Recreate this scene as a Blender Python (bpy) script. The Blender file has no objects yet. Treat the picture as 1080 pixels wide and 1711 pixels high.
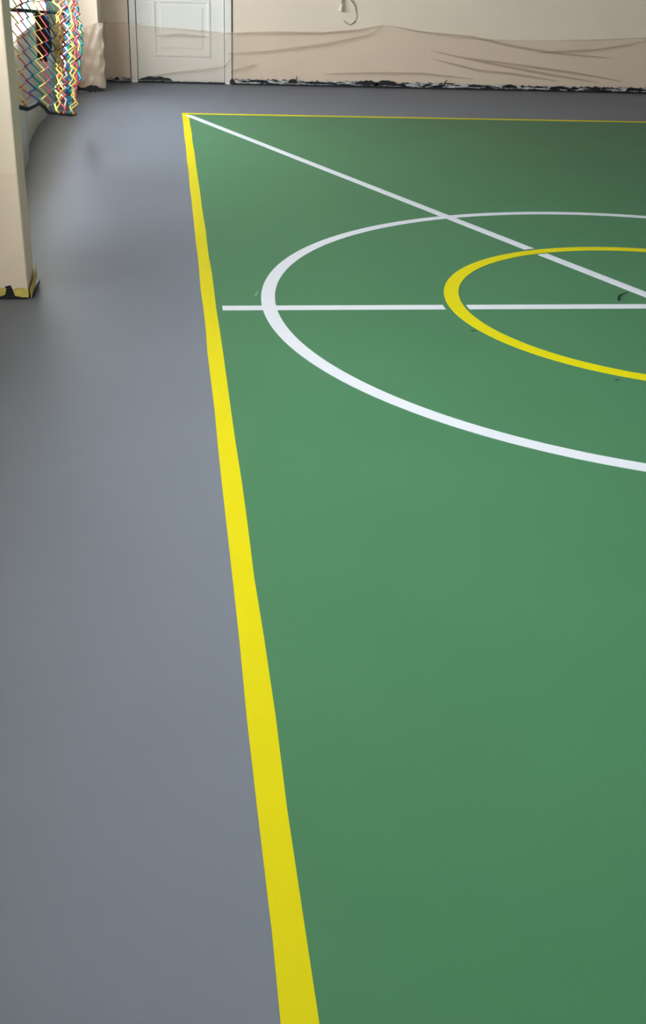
import bpy, math, random
from mathutils import Matrix, Vector
random.seed(4)
S = bpy.context.scene
COL = S.collection

# ------------------------------------------------------------------ camera
PITCH, ROLL, YAW, FPX, CAM_H = 0.4829, -0.0403, 0.1468, 1852.6, 1.30
fwd0 = Vector((math.sin(YAW), math.cos(YAW), 0)); right0 = Vector((math.cos(YAW), -math.sin(YAW), 0)); up0 = Vector((0, 0, 1))
fwd = fwd0 * math.cos(PITCH) - up0 * math.sin(PITCH)
dwn = -(fwd0 * math.sin(PITCH) + up0 * math.cos(PITCH))
rgt = right0 * math.cos(ROLL) + dwn * math.sin(ROLL)
dn2 = dwn * math.cos(ROLL) - right0 * math.sin(ROLL)
cam_data = bpy.data.cameras.new('camera')
cam_data.sensor_fit = 'HORIZONTAL'; cam_data.sensor_width = 36.0
cam_data.lens = FPX / 1080 * 36.0
cam_data.clip_start = 0.02; cam_data.clip_end = 200
cam = bpy.data.objects.new('camera', cam_data); COL.objects.link(cam)
M = Matrix((rgt, -dn2, -fwd)).transposed().to_4x4(); M.translation = Vector((0, 0, CAM_H))
cam.matrix_world = M
S.camera = cam

# ------------------------------------------------------------------ light and exposure
S.view_settings.view_transform = 'Standard'; S.view_settings.look = 'None'
S.view_settings.gamma = 1.0; S.view_settings.use_curve_mapping = False
S.view_settings.exposure = 0.0
world = bpy.data.worlds.new('overcast_sky'); S.world = world; world.use_nodes = True
bg = world.node_tree.nodes['Background']
bg.inputs['Color'].default_value = (0.86, 0.93, 1.0, 1); bg.inputs['Strength'].default_value = 18.6

XL, XR, YB, YF, ZC = -0.92, 9.4, 11.0, -4.0, 3.3     # room: left, right, back, front (behind camera), ceiling
WIN = [(5.35, 9.75), (1.3, 4.15)]                     # the two window bays of the left wall
SILLS = [0.64, 1.38]
HEADS = [1.68, 2.95]
FWIN = (0.4, 4.0, 0.5, 1.8)                        # unseen window behind the viewer, placed to light the pillar

def portal(name, loc, rot, sx, sy):
    l = bpy.data.lights.new(name, 'AREA'); l.shape = 'RECTANGLE'; l.size = sx; l.size_y = sy
    l.cycles.is_portal = True
    o = bpy.data.objects.new(name, l); COL.objects.link(o); o.location = loc; o.rotation_euler = rot
    return o
for (a, b), SILL, HEAD in zip(WIN, SILLS, HEADS):
    portal('window_portal', (XL - 0.38, (a + b) / 2, (SILL + HEAD) / 2), (0, -math.pi / 2, 0), HEAD - SILL, b - a)

portal('window_portal', ((FWIN[0] + FWIN[1]) / 2, YF - 0.28, (FWIN[2] + FWIN[3]) / 2), (math.pi / 2, 0, 0), FWIN[1] - FWIN[0], FWIN[3] - FWIN[2])

# ------------------------------------------------------------------ materials
def srgb(r, g, b):
    f = lambda c: (c / 255 / 12.92) if c / 255 <= 0.04045 else ((c / 255 + 0.055) / 1.055) ** 2.4
    return (f(r), f(g), f(b), 1)

def mat(name, col, rough=0.6, spec=0.5, noise=0.0, scale=8.0, bump=0.0, bscale=60.0, metal=0.0, rvar=0.0):
    m = bpy.data.materials.new(name); m.use_nodes = True
    nt = m.node_tree; b = nt.nodes['Principled BSDF']
    b.inputs['Base Color'].default_value = col; b.inputs['Roughness'].default_value = rough
    b.inputs['Specular IOR Level'].default_value = spec; b.inputs['Metallic'].default_value = metal
    tc = nt.nodes.new('ShaderNodeTexCoord')
    if noise or rvar:
        n = nt.nodes.new('ShaderNodeTexNoise'); n.inputs['Scale'].default_value = scale; n.inputs['Detail'].default_value = 5
        nt.links.new(tc.outputs['Object'], n.inputs['Vector'])
        if noise:
            hsv = nt.nodes.new('ShaderNodeHueSaturation'); hsv.inputs['Color'].default_value = col
            mr = nt.nodes.new('ShaderNodeMapRange'); mr.inputs['From Min'].default_value = 0.3; mr.inputs['From Max'].default_value = 0.7
            mr.inputs['To Min'].default_value = 1 - noise; mr.inputs['To Max'].default_value = 1 + noise
            nt.links.new(n.outputs['Fac'], mr.inputs['Value']); nt.links.new(mr.outputs['Result'], hsv.inputs['Value'])
            nt.links.new(hsv.outputs['Color'], b.inputs['Base Color'])
        if rvar:
            mr2 = nt.nodes.new('ShaderNodeMapRange'); mr2.inputs['From Min'].default_value = 0.3; mr2.inputs['From Max'].default_value = 0.7
            mr2.inputs['To Min'].default_value = rough - rvar; mr2.inputs['To Max'].default_value = rough + rvar
            nt.links.new(n.outputs['Fac'], mr2.inputs['Value']); nt.links.new(mr2.outputs['Result'], b.inputs['Roughness'])
    if bump:
        n2 = nt.nodes.new('ShaderNodeTexNoise'); n2.inputs['Scale'].default_value = bscale; n2.inputs['Detail'].default_value = 3
        bp = nt.nodes.new('ShaderNodeBump'); bp.inputs['Strength'].default_value = bump; bp.inputs['Distance'].default_value = 0.002
        nt.links.new(tc.outputs['Object'], n2.inputs['Vector']); nt.links.new(n2.outputs['Fac'], bp.inputs['Height'])
        nt.links.new(bp.outputs['Normal'], b.inputs['Normal'])
    return m

def film_mat(name, col, clear, gloss=0.12, rough=0.35):
    m = bpy.data.materials.new(name); m.use_nodes = True
    nt = m.node_tree; nt.nodes.remove(nt.nodes['Principled BSDF']); out = nt.nodes['Material Output']
    N = nt.nodes.new
    t = N('ShaderNodeBsdfTransparent'); d = N('ShaderNodeBsdfDiffuse'); tr = N('ShaderNodeBsdfTranslucent'); g = N('ShaderNodeBsdfGlossy')
    d.inputs['Color'].default_value = col; tr.inputs['Color'].default_value = col
    g.inputs['Roughness'].default_value = rough; g.inputs['Color'].default_value = (0.9, 0.9, 0.9, 1)
    a = N('ShaderNodeMixShader'); a.inputs[0].default_value = 0.35
    b = N('ShaderNodeMixShader'); b.inputs[0].default_value = gloss
    c = N('ShaderNodeMixShader'); c.inputs[0].default_value = 1 - clear
    L = nt.links.new
    L(d.outputs[0], a.inputs[1]); L(tr.outputs[0], a.inputs[2])
    L(a.outputs[0], b.inputs[1]); L(g.outputs[0], b.inputs[2])
    L(t.outputs[0], c.inputs[1]); L(b.outputs[0], c.inputs[2]); L(c.outputs[0], out.inputs['Surface'])
    return m

MAT = {}
MAT['grey_floor'] = mat('grey_polyurethane_floor', srgb(117, 123, 134), 0.55, 0.25, 0.03, 1.3)
MAT['green'] = mat('green_court_paint', srgb(72, 125, 87), 0.55, 0.25, 0.04, 1.6)
MAT['scuff'] = mat('pale_scuff', srgb(118, 158, 134), 0.6, 0.2)
MAT['speck'] = mat('dark_speck', srgb(30, 62, 40), 0.6, 0.2)
MAT['yellow'] = mat('yellow_line_paint', srgb(222, 209, 2), 0.6, 0.15, 0.02, 4)
MAT['white'] = mat('white_line_paint', srgb(222, 224, 230), 0.6, 0.25, 0.015, 4)
MAT['wall'] = mat('beige_wall_paint', srgb(236, 219, 196), 0.85, 0.2, 0.02, 1.5, 0.1, 90)
MAT['side_wall'] = mat('darkened_wall_paint', srgb(146, 135, 122), 0.85, 0.2)  # unseen right and front walls, toned darker to cut bounce light
MAT['ceiling'] = mat('darkened_ceiling_paint', srgb(135, 132, 126), 0.9, 0.2)  # unseen ceiling, toned down to reduce the bounce on the floor
MAT['door'] = mat('white_door_paint', srgb(236, 234, 224), 0.5, 0.3, 0.01, 5)
MAT['black'] = mat('black_paint_and_shade', srgb(24, 25, 27), 0.5, 0.4, 0.1, 30)  # floor paint, also used for the painted shadow lines under door and tape
MAT['gap'] = mat('dark_gap', srgb(70, 60, 48), 0.9, 0.1)
MAT['pvc'] = mat('white_window_frame', srgb(236, 236, 234), 0.4, 0.5)
MAT['film_wall'] = film_mat('beige_masking_film', srgb(232, 211, 190), 0.73, 0.04)
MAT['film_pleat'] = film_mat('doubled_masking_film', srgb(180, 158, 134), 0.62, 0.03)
MAT['film_pier'] = film_mat('crumpled_masking_film', srgb(224, 206, 186), 0.45, 0.08)
MAT['film_clear'] = film_mat('clear_masking_film', srgb(230, 214, 196), 0.94, 0.10)
MAT['film_grey'] = film_mat('grey_masking_film', srgb(222, 226, 218), 0.12, 0.20, 0.22)
MAT['tape'] = mat('yellow_masking_tape', srgb(214, 192, 96), 0.7, 0.3, 0.12, 30)
MAT['net_y'] = mat('yellow_net_cord', srgb(236, 208, 110), 0.75, 0.2)
MAT['net_p'] = mat('pink_red_net_cord', srgb(206, 84, 92), 0.75, 0.2)
MAT['net_b'] = mat('blue_net_cord', srgb(40, 92, 140), 0.75, 0.2)
MAT['net_t'] = mat('turquoise_net_cord', srgb(24, 146, 176), 0.75, 0.2)
MAT['net_g'] = mat('green_net_cord', srgb(30, 128, 100), 0.75, 0.2)
MAT['net_w'] = mat('pale_net_cord', srgb(226, 200, 196), 0.75, 0.2)
MAT['rope'] = mat('dark_teal_rope', srgb(10, 34, 40), 0.8, 0.2)
MAT['cloth'] = mat('dark_cloth', srgb(44, 18, 22), 0.9, 0.1, 0.15, 12)
MAT['cable'] = mat('beige_cable', srgb(176, 162, 140), 0.5, 0.4)
MAT['plug'] = mat('white_plug', srgb(232, 226, 212), 0.35, 0.5)

# torn tape along the foot of the wall: white residue smeared with black floor paint
def smear_mat():
    m = mat('paint_smeared_tape', srgb(205, 205, 202), 0.7, 0.2)
    nt = m.node_tree; b = nt.nodes['Principled BSDF']; N = nt.nodes.new
    tc = N('ShaderNodeTexCoord'); mp = N('ShaderNodeMapping'); mp.inputs['Scale'].default_value = (5, 5, 34)
    n = N('ShaderNodeTexNoise'); n.inputs['Scale'].default_value = 1.6; n.inputs['Detail'].default_value = 6; n.inputs['Roughness'].default_value = 0.7
    r = N('ShaderNodeValToRGB'); r.color_ramp.elements[0].position = 0.47; r.color_ramp.elements[0].color = srgb(26, 27, 28)
    r.color_ramp.elements[1].position = 0.56; r.color_ramp.elements[1].color = srgb(208, 206, 200)
    L = nt.links.new
    L(tc.outputs['Object'], mp.inputs['Vector']); L(mp.outputs['Vector'], n.inputs['Vector']); L(n.outputs['Fac'], r.inputs['Fac']); L(r.outputs['Color'], b.inputs['Base Color'])
    return m
MAT['smear'] = smear_mat()

def glass_mat():
    m = bpy.data.materials.new('window_glass'); m.use_nodes = True
    nt = m.node_tree; nt.nodes.remove(nt.nodes['Principled BSDF']); out = nt.nodes['Material Output']
    t = nt.nodes.new('ShaderNodeBsdfTransparent'); g = nt.nodes.new('ShaderNodeBsdfGlossy'); g.inputs['Roughness'].default_value = 0.02
    x = nt.nodes.new('ShaderNodeMixShader'); x.inputs[0].default_value = 0.06
    nt.links.new(t.outputs[0], x.inputs[1]); nt.links.new(g.outputs[0], x.inputs[2]); nt.links.new(x.outputs[0], out.inputs['Surface'])
    return m
MAT['glass'] = glass_mat()

# ------------------------------------------------------------------ mesh helpers
class MB:
    def __init__(s): s.v = []; s.f = []
    def add(s, vs, fs):
        o = len(s.v); s.v += [tuple(v) for v in vs]; s.f += [tuple(i + o for i in f) for f in fs]; return s
    def box(s, x0, x1, y0, y1, z0, z1):
        v = [(x, y, z) for z in (z0, z1) for y in (y0, y1) for x in (x0, x1)]
        return s.add(v, [(0, 2, 3, 1), (4, 5, 7, 6), (0, 1, 5, 4), (2, 6, 7, 3), (0, 4, 6, 2), (1, 3, 7, 5)])
    def prism(s, pts, z0, z1):                       # counter-clockwise outline in x,y
        n = len(pts)
        v = [(x, y, z0) for x, y in pts] + [(x, y, z1) for x, y in pts]
        return s.add(v, [tuple(range(n))[::-1], tuple(range(n, 2 * n))] + [(i, (i + 1) % n, n + (i + 1) % n, n + i) for i in range(n)])
    def ring(s, cx, cy, r0, r1, z0, z1, n=192):
        v = []
        for i in range(n):
            c, t = math.cos(2 * math.pi * i / n), math.sin(2 * math.pi * i / n)
            v += [(cx + r0 * c, cy + r0 * t, z0), (cx + r1 * c, cy + r1 * t, z0), (cx + r1 * c, cy + r1 * t, z1), (cx + r0 * c, cy + r0 * t, z1)]
        f = []
        for i in range(n):
            a, b = 4 * i, 4 * ((i + 1) % n)
            for k in range(4): f.append((a + k, b + k, b + (k + 1) % 4, a + (k + 1) % 4))
        return s.add(v, [q[::-1] for q in f])
    def tube(s, pts, r, n=6, radii=None):
        pts = [Vector(p) for p in pts]; v = []; f = []
        ref = Vector((0.31, 0.17, 0.93)).normalized()
        for i, p in enumerate(pts):
            d = (pts[min(i + 1, len(pts) - 1)] - pts[max(i - 1, 0)]).normalized()
            if abs(d.dot(ref)) > 0.97: a = d.cross(Vector((1, 0, 0))).normalized()
            else: a = d.cross(ref).normalized()
            b = d.cross(a); rr = radii[i] if radii else r
            for k in range(n):
                t = 2 * math.pi * k / n; v.append(p + a * math.cos(t) * rr + b * math.sin(t) * rr)
        for i in range(len(pts) - 1):
            for k in range(n):
                f.append((i * n + k, i * n + (k + 1) % n, (i + 1) * n + (k + 1) % n, (i + 1) * n + k))
        f.append(tuple(range(n))[::-1]); f.append(tuple(range((len(pts) - 1) * n, len(pts) * n)))
        return s.add(v, f)
    def grid(s, fn, nu, nv):
        v = [fn(i / nu, j / nv) for j in range(nv + 1) for i in range(nu + 1)]
        f = [(j * (nu + 1) + i, j * (nu + 1) + i + 1, (j + 1) * (nu + 1) + i + 1, (j + 1) * (nu + 1) + i) for j in range(nv) for i in range(nu)]
        return s.add(v, f)
    def build(s, name, m, parent=None, smooth=False, bevel=0):
        me = bpy.data.meshes.new(name); me.from_pydata(s.v, [], s.f); me.update()
        me.materials.append(m)
        if smooth:
            for p in me.polygons: p.use_smooth = True
        o = bpy.data.objects.new(name, me); COL.objects.link(o)
        if parent:
            o.parent = parent
            o.matrix_parent_inverse = Matrix.Translation(parent.location).inverted()
        if bevel:
            b = o.modifiers.new('bevel', 'BEVEL'); b.width = bevel; b.segments = 2; b.limit_method = 'ANGLE'
        return o

def tag(o, label=None, cat=None, group=None, kind=None):
    for k, v in (('label', label), ('category', cat), ('group', group), ('kind', kind)):
        if v: o[k] = v
    return o
def empty(name, loc, label, cat, group=None):
    o = bpy.data.objects.new(name, None); COL.objects.link(o); o.location = loc; o.empty_display_size = 0.1
    return tag(o, label, cat, group)
def lerp(tab, x):
    if x <= tab[0][0]: return tab[0][1]
    for (a, u), (b, w) in zip(tab, tab[1:]):
        if x <= b: return u + (w - u) * (x - a) / (b - a)
    return tab[-1][1]

# ------------------------------------------------------------------ room shell
tag(MB().box(XL - 0.4, XR + 0.3, YF - 0.3, YB + 0.3, -0.2, 0).build('floor', MAT['grey_floor']), 'smooth grey poured floor around the green court', kind='structure')
tag(MB().box(XL - 0.4, XR + 0.3, YF - 0.3, YB + 0.3, ZC, ZC + 0.2).build('ceiling', MAT['ceiling']), 'ceiling above the room, darkened to cut bounce light', kind='structure')
# back wall with the door opening
DX0, DX1, DH = -0.33, 0.62, 2.07                    # outer edges of the door casing
w = MB(); w.box(XL - 0.4, -0.255, YB, YB + 0.25, 0, ZC); w.box(0.543, XR + 0.3, YB, YB + 0.25, 0, ZC); w.box(-0.255, 0.543, YB, YB + 0.25, 2.02, ZC)
tag(w.build('wall_back', MAT['wall']), 'beige back wall beside the white door', kind='structure')
tag(MB().box(XR, XR + 0.25, YF - 0.25, YB, 0, ZC).build('wall_right', MAT['side_wall']), kind='structure')
w = MB(); w.box(XL - 0.4, FWIN[0], YF - 0.25, YF, 0, ZC); w.box(FWIN[1], XR, YF - 0.25, YF, 0, ZC)
w.box(FWIN[0], FWIN[1], YF - 0.25, YF, 0, FWIN[2]); w.box(FWIN[0], FWIN[1], YF - 0.25, YF, FWIN[3], ZC)
tag(w.build('wall_front', MAT['side_wall']), kind='structure')
w = MB(); ys = [YF]
for a, b in sorted(WIN): ys += [a, b]
ys.append(YB)
for i in range(0, len(ys), 2): w.box(XL - 0.35, XL, ys[i], ys[i + 1], 0, ZC)
for (a, b), SILL, HEAD in zip(WIN, SILLS, HEADS):
    w.box(XL - 0.35, XL, a, b, HEAD, ZC)
    w.box(XL - 0.35, XL, a, b, 0, SILL)
w.box(XL, -0.55, YF, 1.2, 0, ZC)  # unseen thick wall section added to shade the near left floor
tag(w.build('wall_left', MAT['wall']), 'beige window wall on the left behind the coloured net', kind='structure')

def window(n, horiz, a, b, z0, z1, depth0, depth1, mullions):
    """frame bars in the opening; horiz: 'y' for the left wall, 'x' for the front wall"""
    f = MB()
    def bar(p, q, r, t):
        if horiz == 'y': f.box(depth0, depth1, p, q, r, t)
        else: f.box(p, q, depth0, depth1, r, t)
    bar(a, a + .06, z0, z1); bar(b - .06, b, z0, z1); bar(a + .06, b - .06, z0, z0 + .03); bar(a + .06, b - .06, z1 - .03, z1)
    for mx in mullions: bar(mx - .03, mx + .03, z0 + .03, z1 - .03)
    o = tag(f.build('window_%d' % n, MAT['pvc'], bevel=.004), kind='structure')
    g = MB(); d = (depth0 + depth1) / 2
    if horiz == 'y': g.box(d - .004, d + .004, a + .05, b - .05, z0 + .02, z1 - .02)
    else: g.box(a + .05, b - .05, d - .004, d + .004, z0 + .02, z1 - .02)
    g.build('glass_pane', MAT['glass'], o)
    return o
tag(window(1, 'y', WIN[0][0], WIN[0][1], SILLS[0], HEADS[0], XL - .28, XL - .21, []), 'bright white window glowing behind the coloured net')
window(2, 'y', WIN[1][0], WIN[1][1], SILLS[1], HEADS[1], XL - .28, XL - .21, [3.1])
window(3, 'x', FWIN[0], FWIN[1], FWIN[2], FWIN[3], YF - .16, YF - .09, [1.6, 2.8])

# the pillar at the left edge of the view and the pier in the far corner
PXR = -0.55
tag(MB().box(XL, PXR, 4.28, 4.505, 0, ZC).build('wall_pillar', MAT['wall'], bevel=.006), 'pale beige pillar at the left edge of the view', kind='structure')
tag(MB().box(XL, PXR, 10.28, YB, 0, ZC).build('wall_pier', MAT['wall'], bevel=.006), 'beige wall pier in the far left corner behind the net', kind='structure')

# ------------------------------------------------------------------ door
dl = MB(); dl.box(-0.250, 0.538, YB + .012, YB + .052, 0.012, 2.015)
door = tag(dl.build('door_1', MAT['door'], bevel=.003), 'white panelled interior door in the back wall', kind='structure')
def panel(x0, x1, z0, z1):
    m = MB(); y = YB + .012
    prof = [(0, 0.0), (.012, -.010), (.026, -.010), (.040, .0), (.058, .003), (.085, -.006)]
    loops = [[(x0 + d, y + h, z0 + d), (x1 - d, y + h, z0 + d), (x1 - d, y + h, z1 - d), (x0 + d, y + h, z1 - d)] for d, h in prof]
    v = [p for l in loops for p in l]; f = []
    for i in range(len(loops) - 1):
        for k in range(4): f.append((4 * i + k, 4 * i + (k + 1) % 4, 4 * i + 4 + (k + 1) % 4, 4 * i + 4 + k))
    n = 4 * (len(loops) - 1); f.append((n, n + 1, n + 2, n + 3))
    m.add(v, f); return m.build('door_panel', MAT['door'], door)
panel(-0.112, 0.420, 0.222, 0.712)
panel(-0.112, 0.420, 0.93, 1.86)
h = MB(); h.tube([(0.47, YB + .01, 1.0), (0.47, YB - .045, 1.0), (0.465, YB - .05, 1.0), (0.36, YB - .05, 1.0)], .009, 10)
h.build('door_handle', mat('steel', srgb(170, 170, 168), 0.3, 0.5, metal=1.0), door, smooth=True)
MB().box(-0.255, 0.543, YB + .2, YB + .24, 0, 2.03).build('door_reveal', MAT['gap'], door)
c = MB()
c.box(-0.312, -0.256, YB - .018, YB + .06, 0.0, 2.085); c.box(0.544, 0.604, YB - .018, YB + .06, 0.0, 2.085); c.box(-0.256, 0.544, YB - .018, YB + .06, 2.02, 2.085)
casing = tag(c.build('trim_1', MAT['door'], bevel=.004), 'white casing around the door', kind='structure')
g = MB(); g.box(-0.322, -0.313, YB - .006, YB, 0, 2.09); g.box(0.605, 0.614, YB - .006, YB, 0, 2.09)
g.build('casing_shadow_line', MAT['gap'], casing)  # dark strips that paint the shadow lines beside the casing

# ------------------------------------------------------------------ painted court
CX, CY, HW, HL = 2.023, 4.146, 1.906, 5.0055
court = empty('sports_court', (CX, CY, 0), 'green painted indoor sports court with yellow border and white lines on the grey floor', 'sports court')
X0, X1, Y0, Y1 = CX - HW, CX + HW, CY - HL, CY + HL
Z1, Z2, Z3 = 0.0010, 0.0016, 0.0019
lw_s, lw_e = 0.051, 0.124
MB().box(X0 + .01, X1 - .01, Y0 + .01, Y1 - .01, 0, Z1).build('field', MAT['green'], court)
b = MB()
def wob(i): return 0.0012 * math.sin(i * 1.7) + 0.0008 * math.sin(i * 4.1)
lw_e = 0.062
def strip(along, a, bb, p, q, z):
    """painted strip with a very slightly uneven taped edge; along 'x' or 'y'"""
    m = MB(); n = max(2, int(abs(bb - a) / 0.25)); L = []; R_ = []
    for i in range(n + 1):
        t = a + (bb - a) * i / n; e0, e1 = wob(i), wob(i + 9)
        if along == 'y': L.append((p + e0, t)); R_.append((q + e1, t))
        else: L.append((t, p + e0)); R_.append((t, q + e1))
    pts = L + R_[::-1]
    if along == 'y': pts = pts[::-1]
    for i in range(n):
        quad = [L[i], R_[i], R_[i + 1], L[i + 1]] if along == 'y' else [L[i], L[i + 1], R_[i + 1], R_[i]]
        m.prism(quad, 0, z)
    return m
strip('y', Y0, Y1, X0, X0 + lw_s, Z2).build('side_line', MAT['yellow'], court)['label'] = 'yellow side line along the grey floor'
strip('y', Y0, Y1, X1 - lw_s, X1, Z2).build('side_line', MAT['yellow'], court)['label'] = 'yellow side line on the far right'
strip('x', X0, X1, Y1 - lw_e, Y1, Z2 + .0001).build('end_line', MAT['yellow'], court)['label'] = 'thin yellow end line below the back wall'
strip('x', X0, X1, Y0, Y0 + lw_e, Z2 + .0001).build('end_line', MAT['yellow'], court)['label'] = 'yellow end line nearest the viewer'
MB().ring(CX, CY, 1.6235, 1.6784, 0, Z3 + .0003).build('outer_circle', MAT['white'], court)['label'] = 'large white circle line'
MB().ring(CX, CY, 0.8773, 0.9373, 0, Z3 + .0003).build('inner_circle', MAT['yellow'], court)['label'] = 'small yellow circle line'
# half-way line and corner-to-corner line, both broken where they meet the yellow circle
GO, GI = 0.960, 0.864
def cut_line(ang, half_len, wd, z):
    """three pieces of a line through the centre, ends cut to follow the circle"""
    ux, uy = math.cos(ang), math.sin(ang); nx, ny = -uy, ux
    m = MB()
    def piece(t0, t1, r0=None, r1=None):
        P = []; N = 5
        for k in range(N):
            s = -wd / 2 + wd * k / (N - 1); t = math.copysign(math.sqrt(r0 * r0 - s * s), t0) if r0 else t0
            P.append((s, t))
        Q = []
        for k in range(N):
            s = -wd / 2 + wd * k / (N - 1); t = math.copysign(math.sqrt(r1 * r1 - s * s), t1) if r1 else t1
            Q.append((s, t))
        for k in range(N - 1):
            quad = [P[k], Q[k], Q[k + 1], P[k + 1]]
            m.prism([(CX + ux * t + nx * s, CY + uy * t + ny * s) for s, t in quad], 0, z)
    piece(-half_len, -GO, None, GO); piece(-GI, GI, GI, GI); piece(GO, half_len, GO, None)
    return m
cut_line(0, HW - 0.074, 0.057, Z3).build('halfway_line', MAT['white'], court)['label'] = 'white halfway line'
DA = -1.207
cut_line(DA, math.hypot(HW - .07, HL - .105) , 0.056, Z3 + .0001).build('diagonal_line', MAT['white'], court)['label'] = 'white diagonal line from the far left corner'

# small marks left on the paint
for nm, mm, pts in (('scuff_mark', 'scuff', [(.323, 4.30), (.333, 4.303), (.347, 4.36), (.343, 4.372), (.334, 4.345)]),
                    ('paint_speck', 'speck', [(1.095, 3.855), (1.112, 3.848), (1.122, 3.856), (1.108, 3.866)]),
                    ('paint_speck', 'speck', [(1.462, 3.335), (1.476, 3.330), (1.482, 3.338), (1.470, 3.345)])):
    MB().prism(pts, 0, Z1 + .0003).build(nm, MAT[mm], court)

# ------------------------------------------------------------------ masking film, back wall
TOP = [(-0.544, 0.498), (-0.317, 0.504), (-0.185, 0.488), (-0.069, 0.477), (0.081, 0.471), (0.403, 0.454), (0.565, 0.443), (1.001, 0.465), (1.442, 0.471), (1.775, 0.505), (1.996, 0.546), (2.337, 0.504), (2.682, 0.462), (3.144, 0.448), (3.58, 0.453), (4.077, 0.476), (4.548, 0.504), (5.0, 0.47), (5.8, 0.50), (6.5, 0.46), (8.0, 0.50), (9.38, 0.52)]
FOLD = [  # (points on the wall, ridge height, ridge half width)
 ([(0.564, 0.266), (0.949, 0.296), (1.446, 0.364), (1.889, 0.462), (1.996, 0.541)], .012, .016),
 ([(0.591, 0.113), (0.84, 0.181)], .010, .014),
 ([(2.052, 0.548), (2.337, 0.499), (2.854, 0.466), (3.266, 0.393), (3.593, 0.354), (3.862, 0.334), (4.222, 0.316)], .013, .016),
 ([(2.464, 0.337), (2.873, 0.269), (3.229, 0.213), (3.65, 0.153), (4.137, 0.094)], .010, .013),
 ([(2.47, 0.27), (2.941, 0.175), (3.295, 0.151), (3.717, 0.101)], .009, .012),
 ([(2.814, 0.283), (3.285, 0.236), (3.885, 0.175), (4.376, 0.109)], .010, .013),
 ([(3.506, 0.347), (4.033, 0.38), (4.381, 0.436), (4.553, 0.478)], .013, .016),
 ([(-0.148, 0.056), (0.07, 0.091), (0.344, 0.123), (0.536, 0.153), (0.608, 0.242)], .010, .013),
 ([(-0.071, 0.402), (0.133, 0.417), (0.40, 0.405)], .008, .012),
 ([(0.57, 0.435), (1.0, 0.452), (1.442, 0.462), (1.775, 0.492), (1.996, 0.541)], .010, .014),
 ([(1.45, 0.11), (1.9, 0.13), (2.4, 0.135), (2.9, 0.10)], .006, .012),
]
def seg_d(px, pz, a, b):
    dx, dz = b[0] - a[0], b[1] - a[1]; t = max(0, min(1, ((px - a[0]) * dx + (pz - a[1]) * dz) / (dx * dx + dz * dz)))
    return math.hypot(px - a[0] - t * dx, pz - a[1] - t * dz)
fx0, fx1 = -0.548, 9.38
def film_pt(u, v):
    x = fx0 + (fx1 - fx0) * u; zt = lerp(TOP, x); z = 0.022 + (zt - 0.022) * v
    base = 0.006
    if DX0 - .02 < x < DX1 + .02: base = 0.026                      # passes in front of the door casing
    elif DX0 - .16 < x < DX1 + .16:
        base = 0.006 + 0.020 * (1 - (max(DX0 - .02 - x, x - DX1 - .02)) / .14)
    d = base + 0.003 * math.sin(x * 3.1 + z * 9) + 0.002 * math.sin(x * 11 - z * 23)
    for P, hh, ww in FOLD:
        m = min(seg_d(x, z, a, b) for a, b in zip(P, P[1:]))
        if m < ww * 2.2: d += hh * math.exp(-(m / ww) ** 2 * 1.3)
    if v > 0.97: d *= 0.6
    return (x, YB - max(d, .003), z)
bf = empty('masking_film', (2.5, YB, 0), 'long clear beige masking film taped along the back wall foot and across the door', 'plastic film')
MB().grid(film_pt, 800, 46).build('sheet', MAT['film_wall'], bf, smooth=True)
# pleats: doubled film along the folds
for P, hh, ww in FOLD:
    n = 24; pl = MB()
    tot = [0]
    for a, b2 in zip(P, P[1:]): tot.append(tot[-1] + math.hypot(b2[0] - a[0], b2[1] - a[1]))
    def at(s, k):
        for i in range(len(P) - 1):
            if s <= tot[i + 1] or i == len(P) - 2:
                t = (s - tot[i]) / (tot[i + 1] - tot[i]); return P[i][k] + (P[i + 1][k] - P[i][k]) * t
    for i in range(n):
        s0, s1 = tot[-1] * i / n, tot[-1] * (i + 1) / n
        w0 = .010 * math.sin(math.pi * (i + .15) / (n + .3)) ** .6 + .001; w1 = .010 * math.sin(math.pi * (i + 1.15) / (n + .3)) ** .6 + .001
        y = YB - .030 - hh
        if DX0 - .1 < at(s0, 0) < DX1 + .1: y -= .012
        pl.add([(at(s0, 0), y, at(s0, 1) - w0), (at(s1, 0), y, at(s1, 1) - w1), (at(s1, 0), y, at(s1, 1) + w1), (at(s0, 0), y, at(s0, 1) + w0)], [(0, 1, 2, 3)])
    pl.build('pleat', MAT['film_pleat'], bf)
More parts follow.
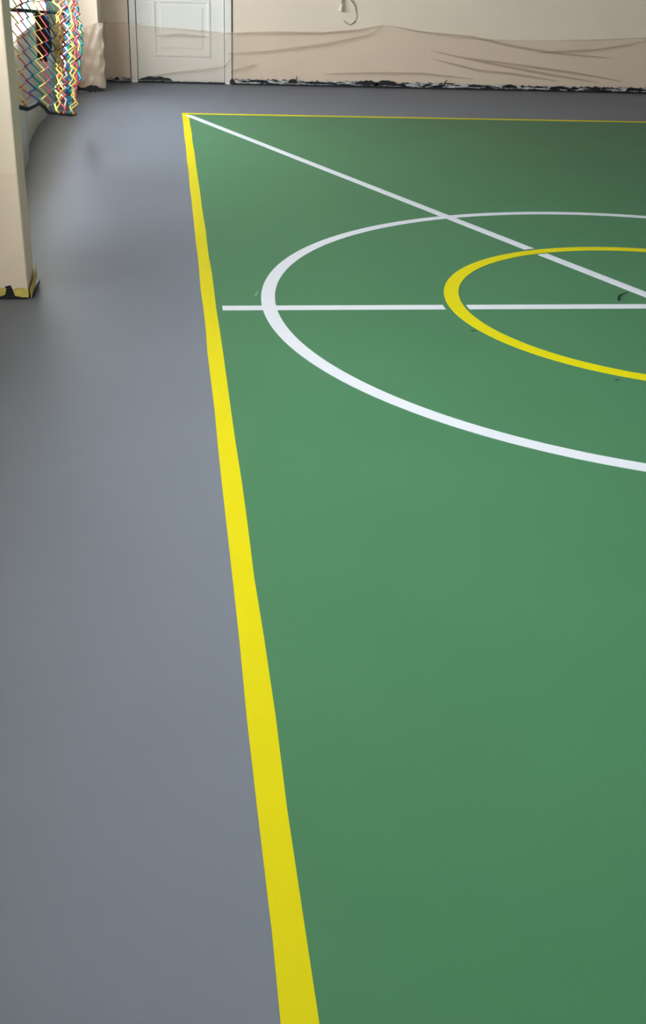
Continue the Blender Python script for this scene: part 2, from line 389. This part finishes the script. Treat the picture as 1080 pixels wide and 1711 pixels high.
# hem strip under the top edge (gathered doubled film)
hm = MB(); n = 120
for i in range(n):
    xa, xb = fx0 + (fx1 - fx0) * i / n, fx0 + (fx1 - fx0) * (i + 1) / n
    ha, hb = .009 + .005 * math.sin(xa * 5), .009 + .005 * math.sin(xb * 5)
    ya = YB - (.034 if DX0 - .1 < xa < DX1 + .1 else .014)
    yb_ = YB - (.034 if DX0 - .1 < xb < DX1 + .1 else .014)
    hm.add([(xa, ya, lerp(TOP, xa) - ha), (xb, yb_, lerp(TOP, xb) - hb), (xb, yb_, lerp(TOP, xb)), (xa, ya, lerp(TOP, xa))], [(0, 1, 2, 3)])
hm.build('top_hem', MAT['film_wall'], bf)
def torn_strip(m, p, q, y, z0, zt, step=.022, amp=.012, thick=.003, seed=1, axis='x'):
    r = random.Random(seed); n = max(2, int(abs(q - p) / step)); hs = [max(.008, zt + r.uniform(-amp, amp)) for _ in range(n + 1)]
    for i in range(n):
        a, b2 = p + (q - p) * i / n, p + (q - p) * (i + 1) / n
        if axis == 'x':
            v = [(a, y, z0), (b2, y, z0), (b2, y, hs[i + 1]), (a, y, hs[i]), (a, y - thick, z0), (b2, y - thick, z0), (b2, y - thick, hs[i + 1]), (a, y - thick, hs[i])]
        else:
            v = [(y, a, z0), (y, b2, z0), (y, b2, hs[i + 1]), (y, a, hs[i]), (y + thick, a, z0), (y + thick, b2, z0), (y + thick, b2, hs[i + 1]), (y + thick, a, hs[i])]
        m.add(v, [(4, 5, 6, 7), (1, 0, 3, 2), (3, 7, 6, 2), (0, 1, 5, 4)])
    return m
for q in (dict(p=0.615, q=9.38, zt=.050, seed=1), dict(p=-0.545, q=-0.325, zt=.040, seed=4)):
    torn_strip(MB(), q['p'], q['q'], YB - .018, 0, q['zt'], amp=.010, seed=q['seed']).build('tape_strip', MAT['smear'], bf)['label'] = 'torn pale tape smeared with black paint'
for p_, q_, y_, z_, s_ in ((0.60, 9.38, YB - .024, .016, 7), (-0.545, -0.325, YB - .024, .012, 8), (-0.02, 0.543, YB - .028, .017, 9)):
    torn_strip(MB(), p_, q_, y_, 0, z_, amp=.0035, seed=s_).build('black_edge', MAT['black'], bf)['label'] = 'black floor edge, paint line by the walls and painted shadow gap under the door'  # the door piece paints the shadow gap under the leaf
def blob(m, x0, x1, z0, z1, y, seed):
    r = random.Random(seed); n = 14; top = []; bot = []
    for i in range(n + 1):
        t = i / n; e = math.sin(math.pi * min(1, max(0, t))) ** .35 if 0 < t < 1 else .15
        top.append((x0 + (x1 - x0) * t, z0 + (z1 - z0) * e * r.uniform(.75, 1.0))); bot.append((x0 + (x1 - x0) * t, z0 + (z1 - z0) * .12 * r.random()))
    for i in range(n):
        v = [(bot[i][0], y, bot[i][1]), (bot[i + 1][0], y, bot[i + 1][1]), (top[i + 1][0], y, top[i + 1][1]), (top[i][0], y, top[i][1])]
        v += [(a, yy - .002, c2) for a, yy, c2 in v]
        m.add(v, [(4, 5, 6, 7), (0, 3, 2, 1), (3, 7, 6, 2), (0, 1, 5, 4)])
    return m
for k, (x0, x1, z0, z1) in enumerate([(1.13, 1.22, .020, .068), (1.76, 1.99, .022, .068), (1.95, 2.17, .020, .072), (2.17, 2.25, .02, .05), (3.18, 3.34, .024, .060), (3.66, 3.85, .024, .055), (3.86, 3.95, .02, .05), (4.05, 4.18, .018, .052), (4.43, 4.60, .020, .058), (0.585, 0.63, .004, .062), (-0.25, 0.06, .020, .062), (-0.47, -0.42, .016, .050), (1.35, 1.5, .02, .045), (0.75, 0.95, .03, .05), (2.85, 3.0, .024, .05)]):
    blob(MB(), x0, x1, z0, z1, YB - (.034 if DX0 < (x0 + x1) / 2 < DX1 + .02 else .026), 20 + k).build('paint_smear_and_shade', MAT['black'], bf)
MB().tube([(2.62, YB - .027, .03), (2.625, YB - .03, .06), (2.65, YB - .03, .088)], .006, 6, [.008, .006, .002]).build('paint_drip', MAT['black'], bf)
MB().tube([(1.205, YB - .027, .05), (1.212, YB - .03, .085)], .004, 6).build('paint_drip', MAT['black'], bf)

# ------------------------------------------------------------------ masking film on the far pier
pf = empty('masking_film', (-0.77, 10.28, 0), 'crumpled beige masking film taped around the wall pier behind the net', 'plastic film')
def pier_pt(u, v):
    x = -0.905 + 0.39 * u; zt = 0.46 + .085 * u + .01 * math.sin(u * 9); z = 0.035 + (zt - .035) * v
    e = math.sin(14 * u + 9 * v * (1 - .5 * u)) * .010 + math.sin(31 * u - 17 * v) * .005 + math.sin(8 * u + 23 * v) * .006
    if u > .9: x += .006 * math.sin(v * 21)
    return (x, 10.28 - .022 - e, z)
MB().grid(pier_pt, 60, 60).build('sheet', MAT['film_pier'], pf, smooth=True)
def pier_side(u, v):
    z = 0.035 + (0.545 - .035) * v
    return (-0.515 - .006 + .006 * math.sin(v * 21) + .004 * math.sin(u * 9), 10.262 + .70 * u, z)
MB().grid(pier_side, 20, 30).build('side_sheet', MAT['film_wall'], pf, smooth=True)
m = MB(); torn_strip(m, -0.905, -0.54, 10.262, 0, .045, amp=.014, seed=13); m.build('tape_strip', MAT['smear'], pf)['label'] = 'torn black smeared tape'
blob(MB(), -0.70, -0.53, .004, .062, 10.255, 41).build('paint_smear_and_shade', MAT['black'], pf)
blob(MB(), -0.80, -0.72, .01, .055, 10.255, 42).build('paint_smear_and_shade', MAT['black'], pf)

# ------------------------------------------------------------------ grey film below the left window
FOOT = [(4.52, -.80), (5.6, -.79), (6.54, -.800), (7.2, -.845), (7.7, -.884), (8.1, -.895), (8.43, -.904), (8.75, -.885), (9.0, -.865), (9.15, -.85)]
lf = empty('masking_film', (-0.9, 7, 0), 'shiny grey plastic film draped to the floor below the window and under the coloured net', 'plastic film')
def left_pt(u, v):
    y = 4.52 + 4.66 * u
    top = 0.625 + .030 * math.sin(y * 2.6 + 2.2) + .02 * math.sin(y * 6.1)
    xf = lerp(FOOT, y) + .003 * math.sin(y * 5.3 + 1) + .002 * math.sin(y * 11.7)
    z = top * v + .003
    xw = XL + .02
    k = (1 - v); e = k ** .55
    x = xw + (xf - xw) * e
    amp = .020 * math.sin(math.pi * min(1, v * 1.02)) + .004
    x += abs(amp) * .9 * (1 + math.sin(y * 9 + v * 2.5) * .6 + math.sin(y * 21 - v * 4) * .35 + math.sin(y * 37 + 3 * v) * .2) - .012
    return (max(x, XL + .008), y + .03 * math.sin(v * 6 + y * 3), z)
MB().grid(left_pt, 260, 40).build('sheet', MAT['film_grey'], lf, smooth=True)

# ------------------------------------------------------------------ film and torn yellow tape on the near pillar
nf = empty('masking_film', (-0.6, 4.28, 0), 'thin masking film taped around the foot of the near pillar with torn yellow tape', 'plastic film')
def nf_front(u, v):
    x = XL + .02 + (PXR - XL - .018) * u; z = .034 + (.50 - .03 * u - .034) * v
    return (x, 4.28 - .004 - .002 * (1 + math.sin(x * 30 + z * 17)), z)
MB().grid(nf_front, 30, 30).build('front_sheet', MAT['film_clear'], nf, smooth=True)
def nf_side(u, v):
    y = 4.279 + .226 * u; z = .040 + (.50 + .06 * u - .04) * v
    return (PXR + .004 + .003 * (1 + math.sin(y * 40 + z * 9)) * (.3 + u), y, z)
MB().grid(nf_side, 20, 30).build('side_sheet', MAT['film_clear'], nf, smooth=True)
def tape_poly(pts, y, t=.002, axis='x'):
    m = MB(); n = len(pts)
    if axis == 'x': v = [(a, y, z) for a, z in pts] + [(a, y - t, z) for a, z in pts]
    else: v = [(y, a, z) for a, z in pts] + [(y + t, a, z) for a, z in pts]
    m.add(v, [tuple(range(n)), tuple(range(n, 2 * n))[::-1]] + [(i, n + i, n + (i + 1) % n, (i + 1) % n) for i in range(n)]); return m
tape_poly([(-.90, .012), (-.66, .010), (-.635, .020), (-.628, .044), (-.90, .050)], 4.271).build('tape_strip', MAT['tape'], nf)['label'] = 'yellow tape left of the tear'
tape_poly([(-.5955, .014), (-.572, .009), (-.5475, .009), (-.5475, .040), (-.585, .044), (-.603, .036)], 4.271).build('tape_strip', MAT['tape'], nf)['label'] = 'yellow tape right of the tear'
tape_poly([(4.27, .004), (4.31, .012), (4.505, .022), (4.505, .075), (4.40, .046), (4.27, .040)], PXR + .011, axis='y').build('tape_strip', MAT['tape'], nf)['label'] = 'yellow tape on the side face'
tape_poly([(-.90, .0), (-.552, .0), (-.552, .012), (-.60, .013), (-.606, .040), (-.612, .055), (-.632, .050), (-.642, .014), (-.90, .014)], 4.274).build('paint_smear_and_shade', MAT['black'], nf)  # dark tear gap and the shadow line beneath the tape, painted black
MB().box(PXR + .004, PXR + .020, 4.285, 4.52, 0, .009).build('black_edge', MAT['black'], nf)  # black strip painting the shadow line under the side tape

# ------------------------------------------------------------------ coloured net
net = empty('rope_net', (-0.6, 6.5, 0.15), 'multicoloured rope net gathered in hanging folds in front of the left window', 'net')
NET = [
    ('y', -0.6, 0.075, [(5.1, 1.135), (4.97, 0.967), (4.97, 0.812), (4.94, 0.677), (5.0, 0.607)]) ,
    ('p', -0.6, 0.075, [(5.29, 1.129), (5.17, 0.954), (5.15, 0.794), (5.17, 0.649), (5.22, 0.566)]) ,
    ('b', -0.6, 0.075, [(5.51, 1.123), (5.36, 0.942), (5.35, 0.775), (5.39, 0.647), (5.54, 0.538)]) ,
    ('g', -0.6, 0.075, [(5.76, 1.116), (5.6, 0.927), (5.58, 0.778), (5.63, 0.645), (5.85, 0.488)]) ,
    ('y', -0.6, 0.075, [(6.08, 1.107), (5.91, 0.907), (5.85, 0.727), (5.88, 0.589), (5.98, 0.453)]) ,
    ('p', -0.6, 0.075, [(6.35, 1.099), (6.17, 0.89), (6.1, 0.703), (6.11, 0.561), (6.16, 0.42)]) ,
    ('b', -0.6, 0.075, [(6.65, 1.09), (6.45, 0.872), (6.35, 0.679), (6.36, 0.532), (6.31, 0.394)]) ,
    ('g', -0.6, 0.075, [(6.93, 1.082), (6.73, 0.855), (6.62, 0.654), (6.54, 0.48), (6.48, 0.368)]) ,
    ('y', -0.6, 0.06, [(7.24, 1.073), (7.03, 0.836), (6.92, 0.625), (6.76, 0.453), (6.58, 0.353)]) ,
    ('y', -0.58, 0.05, [(7.21, 1.075), (6.99, 0.839), (6.8, 0.637), (6.6, 0.472), (6.47, 0.37)]) ,
    ('p', -0.57, 0.05, [(7.25, 1.074), (7.03, 0.837), (6.83, 0.634), (6.71, 0.459), (6.61, 0.347)]) ,
    ('b', -0.6, 0.05, [(7.86, 1.056), (7.62, 0.798), (7.5, 0.672), (7.41, 0.476), (7.2, 0.261)]) ,
    ('t', -0.61, 0.05, [(8.14, 1.047), (7.89, 0.781), (7.81, 0.646), (7.72, 0.442), (7.46, 0.225)]) ,
    ('g', -0.62, 0.05, [(8.44, 1.039), (8.17, 0.762), (7.99, 0.522), (7.89, 0.312), (7.76, 0.181)]) ,
    ('y', -0.58, 0.045, [(7.99, 1.053), (7.74, 0.791), (7.57, 0.564), (7.48, 0.364), (7.4, 0.233)]) ,
    ('y', -0.57, 0.045, [(7.96, 1.054), (7.7, 0.793), (7.58, 0.563), (7.44, 0.369), (7.36, 0.235)]) ,
    ('p', -0.58, 0.05, [(8.26, 1.045), (7.99, 0.775), (7.95, 0.563), (7.72, 0.334), (7.59, 0.206)]) ,
    ('b', -0.6, 0.05, [(8.6, 1.035), (8.47, 0.781), (8.51, 0.512), (8.38, 0.389), (8.01, 0.261)]) ,
    ('t', -0.61, 0.05, [(8.86, 1.027), (8.76, 0.802), (8.9, 0.557), (8.75, 0.41), (8.32, 0.299)]) ,
    ('g', -0.6, 0.05, [(8.6, 1.035), (8.65, 0.846), (8.77, 0.646), (8.81, 0.485), (8.42, 0.365)]) ,
    ('y', -0.59, 0.05, [(8.52, 1.037), (8.43, 0.894), (8.54, 0.759), (8.61, 0.639), (8.35, 0.508)]) ,
    ('w', -0.6, 0.05, [(7.77, 1.058), (7.57, 0.801), (7.37, 0.582), (7.15, 0.405), (7.08, 0.282)]) ,
    ('p', -0.59, 0.05, [(8.69, 1.032), (8.38, 0.787), (8.27, 0.609), (8.06, 0.405), (7.82, 0.229)]) ,
]
NAMES = {'y': 'yellow', 'p': 'pink red', 'b': 'blue', 't': 'turquoise', 'g': 'green', 'w': 'pale pink'}
NET_TOP = 2.0
FLAT = [i for i, n in enumerate(NET) if n[2] > .07]
TABS = [sorted([(zz, yy) for yy, zz in [(P[0][0] + .10, NET_TOP)] + P]) for c, X, hs, P in NET]
SLOPE = .16                                         # the rows of meshes sag towards the gathered end
for ci, (c, X, hs, P) in enumerate(NET):
    rr = random.Random(ci); pts = []; k = 0; zmin = P[-1][1]; tab = TABS[ci]; flat = hs > .07
    z = NET_TOP - (SLOPE * (P[1][0] - 4.97) if flat else .01 * (ci % 3)); dz = .0305
    while z > zmin + .012:
        y = lerp(tab, z); s = 1 if (k + ci) % 2 else -1
        if flat:
            j = ci + s
            gap = abs(lerp(TABS[j], z - SLOPE * s * .2) - y) if j in FLAT else .17
            off = min(.5 * gap, .125); zz = z - SLOPE * s * off
            pts.append((X + .006 * s, y + s * off, max(zz, zmin)))
        else:
            low = min(1, (z - zmin) / .18 + .35)
            off = hs * .6 * low * rr.uniform(.6, 1.2)
            pts.append((X + .012 * s + rr.uniform(-.015, .015), y + s * off, max(z - SLOPE * s * off, zmin)))
        z -= dz; k += 1
    pts.append((X, lerp(tab, zmin), zmin))
    MB().tube(pts, .0042 if flat else .0062, 5).build('strand', MAT['net_' + c], net, smooth=True)['label'] = NAMES[c] + ' cord'
BORD = [(-.6, 4.60, .655), (-.6, 4.819, .629), (-.6, 5.012, .598), (-.6, 5.177, .570), (-.6, 5.413, .548), (-.6, 5.675, .528), (-.6, 5.933, .471), (-.6, 6.064, .433), (-.6, 6.30, .392), (-.6, 6.547, .358), (-.6, 6.85, .31), (-.6, 7.116, .27), (-.6, 7.5, .21), (-.6, 7.86, .165)]
MB().tube(BORD, .0095, 8).build('border_rope', MAT['rope'], net, smooth=True)['label'] = 'dark teal rope along the bottom edge'
HEM = [(-.615, 4.60, 1.0), (-.615, 4.9, .98), (-.615, 5.153, .962), (-.615, 5.604, .931), (-.615, 6.141, .892), (-.615, 6.797, .847), (-.615, 7.69, .783), (-.612, 7.73, .76)]
MB().tube(HEM, .008, 8).build('hem_rope', MAT['rope'], net, smooth=True)['label'] = 'dark rope crossing the middle of the net'
MB().tube([(-.6, 4.50, 2.0), (-.6, 5.5, 1.99), (-.6, 7.4, 1.985), (-.6, 9.2, 1.99), (-.6, 10.285, 2.0)], .010, 8).build('top_rope', MAT['rope'], net, smooth=True)

# dark cloth hung over the rope behind the net
dc = MB()
def cloth_pt(u, v):
    y = 6.37 + .63 * u; zt = .873 - .064 * u * 1.0; zb = .605 + .06 * abs(2 * u - 1.1) ** 2.2
    return (-.650 - .008 * math.sin(u * 11) * (1 - v), y + .02 * (1 - v) * math.sin(u * 3), zb + (zt - zb) * v)
dc.grid(cloth_pt, 40, 20)
o = dc.build('hanging_cloth', MAT['cloth'], smooth=True); sm = o.modifiers.new('thick', 'SOLIDIFY'); sm.thickness = .012
tag(o, 'dark red black cloth hung over the rope behind the net in front of the window', 'cloth')

# ------------------------------------------------------------------ wall cable with plug and wire loop
cb = empty('wall_cable', (1.61, YB, 1.0), 'pale cable with a small white plug and a wire loop hanging on the back wall', 'cable')
MB().tube([(1.622, YB - .012, 1.15), (1.616, YB - .012, .95), (1.618, YB - .016, .80), (1.612, YB - .022, .735), (1.604, YB - .03, .700)], .010, 8).build('cord', MAT['cable'], cb, smooth=True)
MB().tube([(1.606, YB - .030, .715), (1.603, YB - .032, .69), (1.597, YB - .036, .662), (1.594, YB - .037, .648)], .012, 12, [.011, .014, .021, .019]).build('plug', MAT['plug'], cb, smooth=True)
LP = [(1.60, 1.10), (1.66, .85), (1.690, .748), (1.731, .699), (1.751, .640), (1.759, .600), (1.738, .564), (1.695, .538), (1.650, .552), (1.632, .572)]
MB().tube([(x, YB - .008 - .01 * math.sin(i), z) for i, (x, z) in enumerate(LP)], .0045, 6, [.006, .0065, .0065, .0065, .006, .0055, .0045, .004, .0035, .003]).build('wire_loop', MAT['cable'], cb, smooth=True)

# ------------------------------------------------------------------ a short dark thread lying on the court
TH = [(1.811, 4.224, .004), (1.827, 4.265, .006), (1.839, 4.281, .007), (1.860, 4.302, .006), (1.881, 4.323, .005), (1.895, 4.332, .004)]
tag(MB().tube(TH, .003, 6, [.0035, .0035, .003, .002, .0015, .001]).build('thread', MAT['rope'], smooth=True), 'short curved dark thread lying on the green court beside the white diagonal', 'thread')
